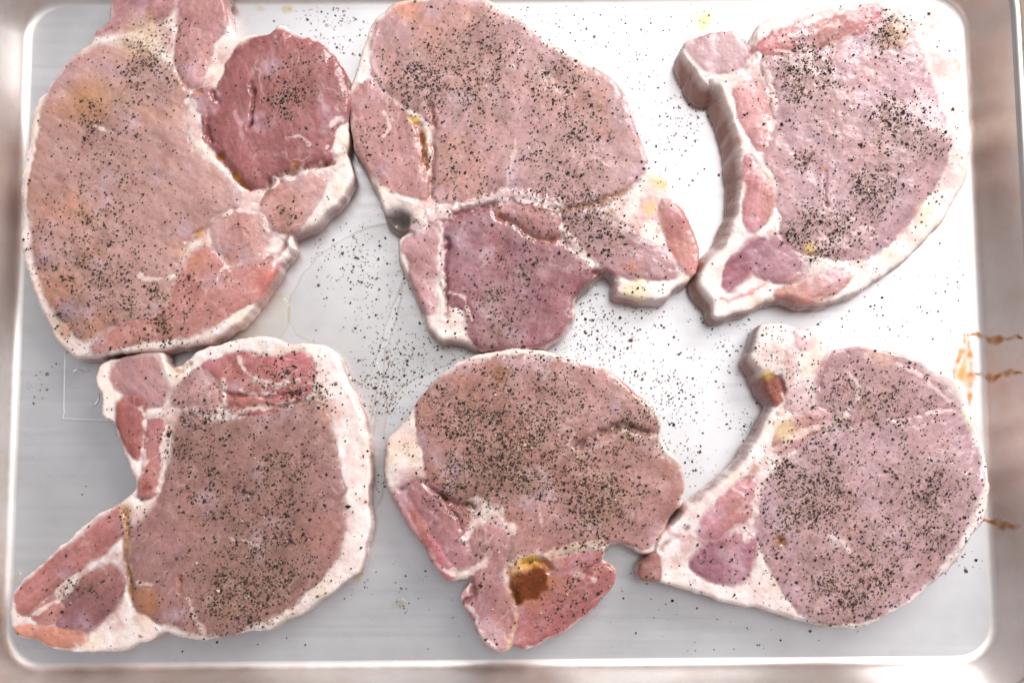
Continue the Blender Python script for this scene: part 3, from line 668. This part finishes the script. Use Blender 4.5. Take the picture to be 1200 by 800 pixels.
  stains=[(320,620,40,(196,130,70),.5),(320,370,18,(150,70,60),.7),(720,215,40,(206,140,110),.3),(275,420,22,(206,160,110),.6),(160,640,40,(140,90,90),.4),(700,480,60,(190,130,110),.3)],
  lift=[(110,640,140,-3.5),(270,250,90,-1.5),(250,110,60,-3),(780,300,60,-1.5),(740,120,60,-1.5)],
  pepper=[(600,150,60,1.2),(690,160,40,1.1),(440,230,60,1.2),(440,310,60,.7),(450,390,60,.8),(610,320,70,.9),(620,430,80,.9),(560,560,90,1.1),(640,560,60,.8),(480,620,70,.7),(370,280,30,.8),(160,600,50,.9),(290,440,40,.7),(480,480,120,.3),(520,650,60,.9)], npep=1350),
 dict(crop=(420, 380, .5125), H=18.0, label='pork chop with a dark brown marinade pool above its forked lower flap', pep_base=.32, edge=3.2,
  outline=[(165,137),(195,107),(240,82),(300,66),(370,56),(430,66),(500,86),(570,106),(622,142),(670,190),(692,232),(697,280),(735,320),(744,370),(738,410),(716,440),(692,480),(684,520),(650,522),(610,502),(575,506),(556,540),(586,562),(580,600),(545,642),(490,692),(430,722),(385,740),(352,737),(330,752),(290,737),(265,687),(232,627),(248,600),(258,582),(215,587),(190,572),(150,512),(110,452),(75,387),(60,340),(65,270),(95,235),(120,205),(137,175)],
  regions=[
   ('loin_eye', (186,137,130), [(130,205),(150,165),(200,117),(270,87),(350,74),(430,82),(510,97),(580,117),(640,167),(678,215),(690,285),(730,325),(738,380),(725,425),(690,470),(660,510),(600,500),(540,500),(470,520),(400,535),(345,540),(335,500),(345,465),(310,415),(270,390),(210,400),(165,370),(150,320),(140,260)], dict(ang=60, alt=(180,124,108))),
   ('side_muscle', (184,126,130), [(100,370),(150,360),(210,400),(250,420),(240,480),(255,530),(220,560),(190,545),(150,480),(120,430)], dict(ang=60, marb=1.2, rough=.8)),
   ('side_muscle', (196,118,122), [(80,392),(98,387),(160,480),(213,560),(205,580),(170,542),(110,452)], dict(wob=.2, rough=.8)),
   ('flap_meat', (190,138,136), [(262,482),(300,465),(338,482),(335,540),(312,570),(330,600),(350,640),(352,700),(330,748),(290,732),(250,652),(237,627),(262,600),(262,540)], dict(ang=70, marb=1)),
   ('flap_meat', (184,112,108), [(358,645),(380,562),(430,547),(500,527),(550,522),(548,548),(582,562),(577,600),(540,642),(480,692),(420,722),(355,737),(360,690)], dict(ang=35, rough=.75)),
  ],
  veins=[(2.6,[(275,400),(310,420),(340,450),(350,475)]),(1.6,[(240,490),(260,460),(300,445),(345,470)]),(1.2,[(345,540),(355,600),(358,680),(345,735)],dict(c=(224,190,150),a=.6)),(2.4,[(350,545),(420,530),(490,515),(550,500)],dict(c=(232,206,182),dz=.5,a=.75)),(1.1,[(450,235),(490,240),(480,280)],dict(a=.35)),(1,[(410,420),(420,460)],dict(a=.5)),(2,[(85,400),(140,490),(200,580)],dict(c=(224,180,176),a=.6)),(1.2,[(480,330),(530,290),(600,250)],dict(a=.35)),(1.4,[(240,625),(290,720),(320,745)],dict(c=(226,206,206))),(1.1,[(500,570),(540,585)],dict(a=.7)),(1.6,[(200,560),(250,570),(290,540)],dict(a=.8))],
  grooves=[(2.0,2.0,[(500,280),(540,250),(600,235),(680,250)],(130,96,90)),(1.4,2.0,[(345,545),(345,590),(360,640)],(150,90,40)),(1.8,2.6,[(375,550),(420,545),(440,560)],(190,130,40)),(1.4,1.8,[(100,375),(140,360),(200,400),(260,420)],(150,100,96)),(1.4,2.2,[(500,580),(560,545),(575,512)],(160,90,86)),(1.4,2.2,[(258,585),(262,620),(235,640)],(140,84,80)),(1,1.2,[(170,380),(210,420),(240,480)],(150,90,90))],
  stains=[(325,115,32,(140,84,36),.85),(400,543,24,(226,176,60),.75),(375,548,16,(226,180,70),.6),(390,600,55,(196,130,80),.6),(440,590,22,(190,120,80),.5),(360,570,22,(200,140,80),.5),(560,430,50,(160,120,90),.4),(600,240,40,(140,100,80),.5),(300,340,90,(150,110,96),.4),(640,140,60,(196,146,120),.4)],
  lift=[(400,650,110,-3.0),(300,690,80,-2.0),(390,600,36,-.7),(90,420,60,-1.5),(620,500,50,-2.0),(700,470,60,-2)],
  pepper=[(300,240,90,1.3),(400,300,90,.9),(270,350,60,1.7),(200,200,60,.8),(550,420,70,1.5),(560,330,90,.8),(640,230,50,1.1),(420,180,90,.6),(470,120,80,.3),(350,340,60,.9),(480,620,80,.5),(300,520,40,.4),(190,380,50,.9)], npep=1750),
 dict(crop=(730, 360, .55), H=20.0, label='round pork chop with a fatty tail, beside the drip-stained tray wall', pep_base=.3, edge=3.0, fat=(244,229,224), side=(166,124,116), raw=.85,
  outline=[(272,95),(290,42),(320,36),(400,50),(435,76),(440,96),(490,84),(570,91),(640,111),(700,151),(735,205),(760,270),(775,330),(778,390),(765,450),(730,502),(690,562),(630,612),(570,652),(500,680),(420,677),(350,657),(270,637),(200,622),(140,602),(85,587),(40,580),(38,550),(68,522),(82,490),(124,444),(174,404),(234,350),(276,294),(306,236),(318,205),(304,180),(290,140),(268,112)],
  regions=[
   ('loin_eye', C_MAUVE, [(285,440),(300,385),(360,320),(430,270),(520,245),(620,235),(700,220),(740,270),(763,340),(755,410),(725,470),(670,560),(600,625),(520,665),(440,670),(370,640),(330,580),(300,510)], dict(ang=60, var=.7, alt=(192,144,140))),
   ('side_muscle', (186,143,147), [(440,120),(490,97),(560,107),(630,142),(690,192),(700,215),(620,230),(530,240),(470,240),(430,210),(425,160)], dict(ang=60, marb=.6, grow=3.4, soft=1.6, alt=(192,144,140), var=.4, bulge=.3, crease=0)),
   ('side_muscle', (206,142,148), [(162,480),(200,422),(258,372),(288,382),(283,430),(240,460),(190,498)], dict(ang=40, marb=1.2)),
   ('side_muscle', (206,156,158), [(322,290),(345,250),(420,218),(448,235),(400,270),(340,312)], dict(ang=30, marb=1.2)),
   ('marrow_bone', (176,116,130), [(150,552),(180,512),(240,485),(275,500),(270,555),(240,585),(190,582)], dict(wob=.5)),
   ('bone', (160,96,80), [(302,152),(330,152),(345,180),(326,205),(306,186)], dict(wob=.2, bulge=-1.2, rough=.7)),
   ('side_muscle', (220,186,184), [(355,180),(385,165),(400,195),(375,225),(350,215)], dict(wob=.8)),
   ('side_muscle', (226,192,190), [(365,50),(395,52),(400,80),(377,86)], dict(wob=.6)),
   ('side_muscle', (156,106,96), [(38,540),(70,525),(74,560),(70,586),(38,578)], dict(wob=.3)),
  ],
  veins=[(1.8,[(290,370),(275,440),(262,490)]),(2.0,[(330,300),(400,260),(470,235)],dict(c=(232,206,196))),(1.0,[(480,130),(500,180),(470,230)],dict(a=.7)),(1.2,[(100,480),(160,490),(200,500)],dict(c=(216,170,170))),(1.1,[(560,110),(640,150),(700,200)],dict(a=.7)),(1.2,[(440,490),(470,500),(480,520)],dict(a=.8)),(1,[(230,380),(260,400)],dict(a=.8))],
  grooves=[(1.8,1.6,[(326,485),(335,498),(342,508)],(130,80,40)),(1.4,1.8,[(440,95),(430,130),(420,170)],(200,160,160)),(1.3,1.4,[(335,150),(345,195),(330,230)],(170,120,110)),(1.3,1.4,[(80,520),(100,500),(140,470)],(190,140,136)),(1.4,1.2,[(260,370),(300,330),(340,290)],(196,146,130))],
  stains=[(308,142,14,(222,184,90),.7),(345,265,30,(234,206,160),.7),(334,495,18,(150,96,40),.85),(455,495,24,(230,206,204),.6),(550,100,40,(226,186,160),.4),(280,345,16,(196,120,90),.5)],
  flares=[(260,300,90,2.2),(290,150,50,3.0),(150,430,90,2.2)],
  lift=[(330,100,80,2.0),(120,560,80,-2.0),(640,620,100,-3.0),(740,250,80,-2.0)],
  pepper=[(400,410,70,2.0),(590,200,60,1.2),(520,580,80,1.7),(600,390,90,.7),(480,180,70,.7),(700,370,70,.6),(370,360,60,.8),(660,480,70,.7),(450,270,70,.5),(340,560,50,.4),(430,620,60,.8),(330,80,60,.5),(220,540,40,.3)], npep=1500),
]
chops = [Chop(c, i) for i, c in enumerate(CHOPS)]

# ------------------------------------------------------------------ pepper
def grains(name, label, pts, seed, parent_cat='pepper', big=1.0):
    """pts: (n,3) millimetres, where each grain lies; irregular little chips, one mesh"""
    rs = np.random.RandomState(seed); n = len(pts)
    base = np.array([(1, 0, 0), (-1, 0, 0), (0, 1, 0), (0, -1, 0), (0, 0, 1), (0, 0, -1), ], float)
    T = np.array([(0, 2, 4), (2, 1, 4), (1, 3, 4), (3, 0, 4), (2, 0, 5), (1, 2, 5), (3, 1, 5), (0, 3, 5)])
    size = np.where(rs.rand(n) < 0.45, rs.uniform(0.17, 0.34, n), np.clip(rs.lognormal(math.log(0.40), 0.28, n), 0.22, 0.9)) * big
    B = base[None] * rs.uniform(0.55, 1.35, (n, 6, 1)) + rs.uniform(-.22, .22, (n, 6, 3))
    B *= (size[:, None, None] * np.array([1, 1, 0.72])[None, None] * rs.uniform(.7, 1.3, (n, 1, 3)))
    a = rs.rand(n) * 6.283; c, s = np.cos(a), np.sin(a)
    x = B[..., 0] * c[:, None] - B[..., 1] * s[:, None]; y = B[..., 0] * s[:, None] + B[..., 1] * c[:, None]
    V = np.stack([x, y, B[..., 2]], -1) + pts[:, None, :]
    V[..., 2] += (size * 0.45)[:, None]
    F = (T[None] + (np.arange(n) * 6)[:, None, None]).reshape(-1, 3)
    pal = np.array([srgb(q) for q in ((52, 44, 42), (64, 53, 48), (84, 67, 56), (112, 89, 70), (146, 118, 90), (176, 148, 114), (204, 184, 154))])
    ci = rs.choice(len(pal), n, p=[.27, .24, .17, .11, .11, .07, .03])
    C = np.repeat(np.column_stack([pal[ci] * rs.uniform(.75, 1.25, (n, 1)), np.ones(n)]), 6, 0)
    o = link(name, mesh_np(name, V.reshape(-1, 3) * MM, F, C, smooth=False), None, M_PEPPER)
    tag(o, label, 'pepper', kind='stuff'); return o
rs = np.random.RandomState(5)
where = ['the largest chop with the fat knob', 'the chop with the amber-filled slit', 'the chop with the squared bone block', 'the hooked chop with the pointed tail', 'the chop with the brown marinade pool', 'the round chop by the drip stains']
for ch, wl in zip(chops, where):
    n = int(ch.cfg['npep'] * 3.5); got = []; g = ch.g
    clump = None
    while sum(len(q) for q in got) < n:
        x = rs.uniform(g.x0, g.x0 + g.nx * g.h, 8000); y = rs.uniform(g.y0, g.y0 + g.ny * g.h, 8000)
        p = np.maximum(ch.density(x, y) - 0.05, 0.02) ** 1.6 * (0.25 + 2.2 * vnoise(x / 3.4, y / 3.4, 900 + ch.idx) ** 2 * (0.5 + vnoise(x / 9, y / 9, 950 + ch.idx)))
        k = (ch.inside(x, y) > 0.6) & (rs.rand(8000) * 2.6 < p)
        got.append(np.column_stack([x[k], y[k]]))
    P = np.concatenate(got)[:n]; P = np.column_stack([P, ch.height(P[:, 0], P[:, 1])])
    grains('ground_pepper', 'coarsely ground black pepper sprinkled over ' + wl, P, 40 + ch.idx)
# spilt on the tray
spill = [(790,150,26,40),(810,130,18,14),(770,190,40,24),(700,40,60,46),(745,80,50,40),(640,20,40,26),(800,60,50,20),(440,330,40,46),(425,300,28,26),(450,400,34,40),(445,460,30,66),(470,440,34,62),(500,420,30,34),(600,395,60,60),(690,385,34,50),(720,400,50,44),(770,450,36,44),(790,480,24,36),(800,540,22,26),(730,360,40,34),(850,440,40,22),(395,300,30,22),(390,20,20,26),(405,40,26,16),(560,5,30,6),(870,500,20,14),(860,380,30,24),(980,380,60,12),(1040,350,40,10),(900,730,80,26),(770,700,60,10),(480,690,20,7),(560,740,70,8),(130,560,80,4),(45,450,18,6),(300,750,60,8),(1110,60,18,14),(1120,330,30,8),(1080,380,24,8),(1130,660,20,6),(350,20,40,16),(830,20,20,8),(700,330,50,16),(440,560,16,12),(420,680,20,5)]
PP = []
for (u, v, r, n) in spill:
    n = int(n * 3.2)
    uu = rs.normal(u, r * 0.75, n); vv = rs.normal(v, r * 0.75, n); x, y = px2w(uu, vv, 0.2)
    ok = np.ones(n, bool)
    for ch in chops:
        g = ch.g; ins = (x > g.x0) & (x < g.x0 + g.nx * g.h) & (y > g.y0) & (y < g.y0 + g.ny * g.h)
        ok &= ~(ins & (ch.inside(x, y) > -0.9))
    c, s = math.cos(-TRAY_ROT), math.sin(-TRAY_ROT); lx = (x - TCX) * c - (y - TCY) * s; ly = (x - TCX) * s + (y - TCY) * c
    ok &= (abs(lx) < TW / 2 - 1) & (abs(ly) < TH / 2 - 1)
    PP.append(np.column_stack([x, y, np.full(n, 0.1)])[ok])
grains('ground_pepper', 'loose ground black pepper scattered on the bare tray metal', np.concatenate(PP), 77, big=1.0)

# ------------------------------------------------------------------ juice on the tray and in the chops
def film(name, label, poly_px, mat, thick=0.45, edge=1.6, zbase=0.03, chop=None, step=0.8, seed=1, sm=1.5, soft=3.0, ring=False, nz=None):
    z0 = chop.cfg['H'] if chop else 0.0
    if chop: P = smooth_closed([chop.f(p, z0) for p in poly_px], sm)
    else: P = smooth_closed([px2w(u, v, z0) for u, v in poly_px], sm)
    g = Grid(P[:, 0].min() - 2, P[:, 1].min() - 2, P[:, 0].max() + 2, P[:, 1].max() + 2, step)
    d = g.sdf(P) + fbm(g.X, g.Y, 5, seed, 3) * (nz if nz is not None else (0.8 if not chop else 1.3))
    dc = 0.25 * (d[:-1, :-1] + d[1:, :-1] + d[:-1, 1:] + d[1:, 1:]); cell = dc > 0; ny, nx = cell.shape
    used = np.zeros(d.shape, int)
    for a in (0, 1):
        for b in (0, 1): used[a:a + ny, b:b + nx] += cell
    gy, gx = np.gradient(d, step); gl = np.hypot(gx, gy) + 1e-6
    bnd = (used > 0) & (used < 4); X = g.X.copy(); Y = g.Y.copy(); sh = np.clip(d, -1.2 * step, 1.2 * step)
    X[bnd] -= (gx / gl * sh)[bnd]; Y[bnd] -= (gy / gl * sh)[bnd]
    t = np.clip(np.where(bnd, 0, d) / edge, 0, 1)
    if chop:
        # liquid lies level: it fills the hollow and thins out at its shore
        zs = chop.height(X, Y); Z = zs + 0.05 + thick * np.sqrt(1 - (1 - t) ** 2)
    else: Z = zbase + thick * np.sqrt(1 - (1 - t) ** 2) * (1 + 0.25 * fbm(g.X, g.Y, 12, seed + 3, 2))
    sel = used > 0; idx = -np.ones(d.shape, int); idx[sel] = np.arange(sel.sum()); jj, ii = np.nonzero(cell)
    F = np.column_stack([idx[jj, ii], idx[jj, ii + 1], idx[jj + 1, ii + 1], idx[jj + 1, ii]])
    dep = sstep(0, soft, np.where(bnd, 0, d))[sel]
    if ring: dep = 0.15 * dep + 0.65 * np.exp(-((np.where(bnd, 0, d)[sel] - 0.5) / 0.5) ** 2)  # dark reflection of the meniscus, painted as a deeper tint along the shore
    o = link(name, mesh_np(name, np.column_stack([X[sel], Y[sel], Z[sel]]) * MM, F, np.column_stack([dep, dep, dep, np.ones_like(dep)])), None, mat)
    tag(o, label, 'liquid'); return o
film('juice_puddle', 'thin clear meat juice spread between the largest chop and the hooked chop', [(372,300),(420,270),(462,262),(474,300),(472,330),(456,372),(449,398),(442,420),(446,440),(432,500),(420,470),(405,430),(380,408),(345,392),(338,352)], M_JUICE, 0.35, 1.2, seed=3, step=.5, ring=True)
film('juice_puddle', 'pale cloudy juice film beside the chop with the forked flap', [(478,312),(500,380),(520,402),(556,408),(520,430),(478,450),(455,480),(452,530),(452,570),(437,606),(433,560),(436,510),(446,450),(449,420),(455,396),(464,372)], M_JUICE, 0.4, 1.2, seed=5, step=.5, ring=True)
film('juice_puddle', 'small yellowish pool beside the bone disc of the largest chop', [(296,352),(330,345),(341,358),(340,378),(330,396),(300,398),(276,392),(280,370)], M_FAT_JUICE, 0.7, 2.0, seed=7, step=.5, ring=True)
film('juice_puddle', 'yellowish pool above the squared bone block', [(812,10),(830,6),(838,18),(832,34),(822,42),(812,30),(808,20)], M_FAT_JUICE, 0.6, 2.0, seed=9)
for (u, v, r, lb) in ((277, 14, 8, 'amber drop just beside the meat at the tray edge'), (306, 11, 7, 'amber drop between two smaller drops along the tray edge'), (337, 11, 9, 'flat pale drop farthest from the meat along the tray edge')):
    film('juice_drop', lb, [(u + r * math.cos(a) * 1.1, v + r * math.sin(a) * .7) for a in np.linspace(0, 6.283, 9)[:-1]], M_FAT_JUICE, 0.9, 1.6, seed=int(u), step=.5)
film('juice_drop', 'yellow drop at the tail tip of the hooked chop', [(11,684),(14,673),(23,668),(26,674),(20,686)], M_FAT_JUICE, .8, 1.6, seed=15, step=.5)
film('juice_drop', 'greasy drop beside the white fat edge of the hooked chop', [(414,672),(420,664),(428,668),(424,682),(416,684)], M_FAT_JUICE, .6, 1.4, seed=16, step=.5)
film('juice_drop', 'cloudy smear on the tray beneath the forked flap', [(455,705),(466,699),(476,703),(474,712),(460,712)], M_JUICE, .4, 1.2, seed=18, step=.5)
film('marinade_pool', 'amber marinade filling the slit of a chop', [(184,280),(196,272),(208,310),(212,360),(206,382),(192,370),(186,330)], M_AMBER, .25, 1.0, chop=chops[1], step=.5, seed=21)
film('marinade_pool', 'dark brown marinade pool above a forked meat flap', [(338,590),(346,572),(366,560),(384,563),(400,548),(432,552),(441,566),(437,590),(444,612),(424,618),(412,634),(384,632),(364,648),(354,640),(350,612)], M_AMBER, .25, 1.2, chop=chops[4], step=.5, seed=22, soft=2.2, nz=.9, sm=3)
film('marinade_pool', 'brown marinade curve under the lens-shaped muscle', [(372,480),(410,496),(450,508),(490,516),(492,528),(450,526),(405,508)], M_AMBER, .2, .8, chop=chops[1], step=.5, seed=23)

# ------------------------------------------------------------------ baked drips on the tray's side
def on_wall(u, v):
    """where the line of sight through a point of the photograph meets the right side of the tray"""
    best = None
    for (o, z) in [(-q, 0) for q in np.arange(12, 0, -0.2)] + [(SEC[i][0] + (SEC[i + 1][0] - SEC[i][0]) * t, SEC[i][1] + (SEC[i + 1][1] - SEC[i][1]) * t) for i in range(len(SEC) - 1) for t in np.arange(0, 1, 0.04)]:
        x, y = px2w(u, v, z); c, s = math.cos(-TRAY_ROT), math.sin(-TRAY_ROT)
        lx = (x - TCX) * c - (y - TCY) * s
        e = abs(lx - (TW / 2 + o))
        if best is None or e < best[0]: best = (e, x, y, z)
    return best[1:]
def drip(label, pts, wid, seed, hgt=0.22, mat=None):
    P = smooth_open(pts, 2.0) ; r2 = np.random.RandomState(seed)
    P = P + np.column_stack([np.zeros(len(P)), fbm(P[:, 0], P[:, 1], 5, seed, 2) * 2.2])
    o = bead('baked_drip', [on_wall(*p) for p in P], wid, hgt, mat or M_DRIP, taper=True, wn=0.3, seed=seed)
    tag(o, label, 'stain', 'brown drips on the tray wall')
drip('rusty brown drip running down the tray wall, meeting the amber smear at its top', [(1136,392),(1150,393),(1160,398),(1175,397),(1190,395),(1199,397)], 1.8, 3)
drip('rusty brown drip running down the tray wall at the foot of the amber smear', [(1142,437),(1155,441),(1163,443),(1175,438),(1190,436),(1199,437)], 2.0, 4)
drip('faint brown drip on the tray wall beside the round chop', [(1150,609),(1165,612),(1180,615),(1196,616)], 2.0, 5)
film('amber_smear', 'pale amber smear on the tray floor at the foot of two brown drips', [(1126,388),(1134,386),(1136,404),(1138,430),(1138,452),(1136,474),(1131,470),(1126,452),(1118,444),(1120,430),(1127,412),(1130,398)], M_SMEAR, .5, 1.4, seed=31, step=.5, soft=4.0)
drip('thin amber streak edging the pale smear', [(1130,390),(1130,402),(1126,414),(1121,426),(1118,437),(1119,446)], 1.5, 6, .5, M_ORANGE)
drip('amber streak lying in the fold of the tray floor below the drips', [(1134,392),(1136,410),(1138,425),(1138,440),(1137,455),(1136,475)], 1.9, 7, .5, M_ORANGE)
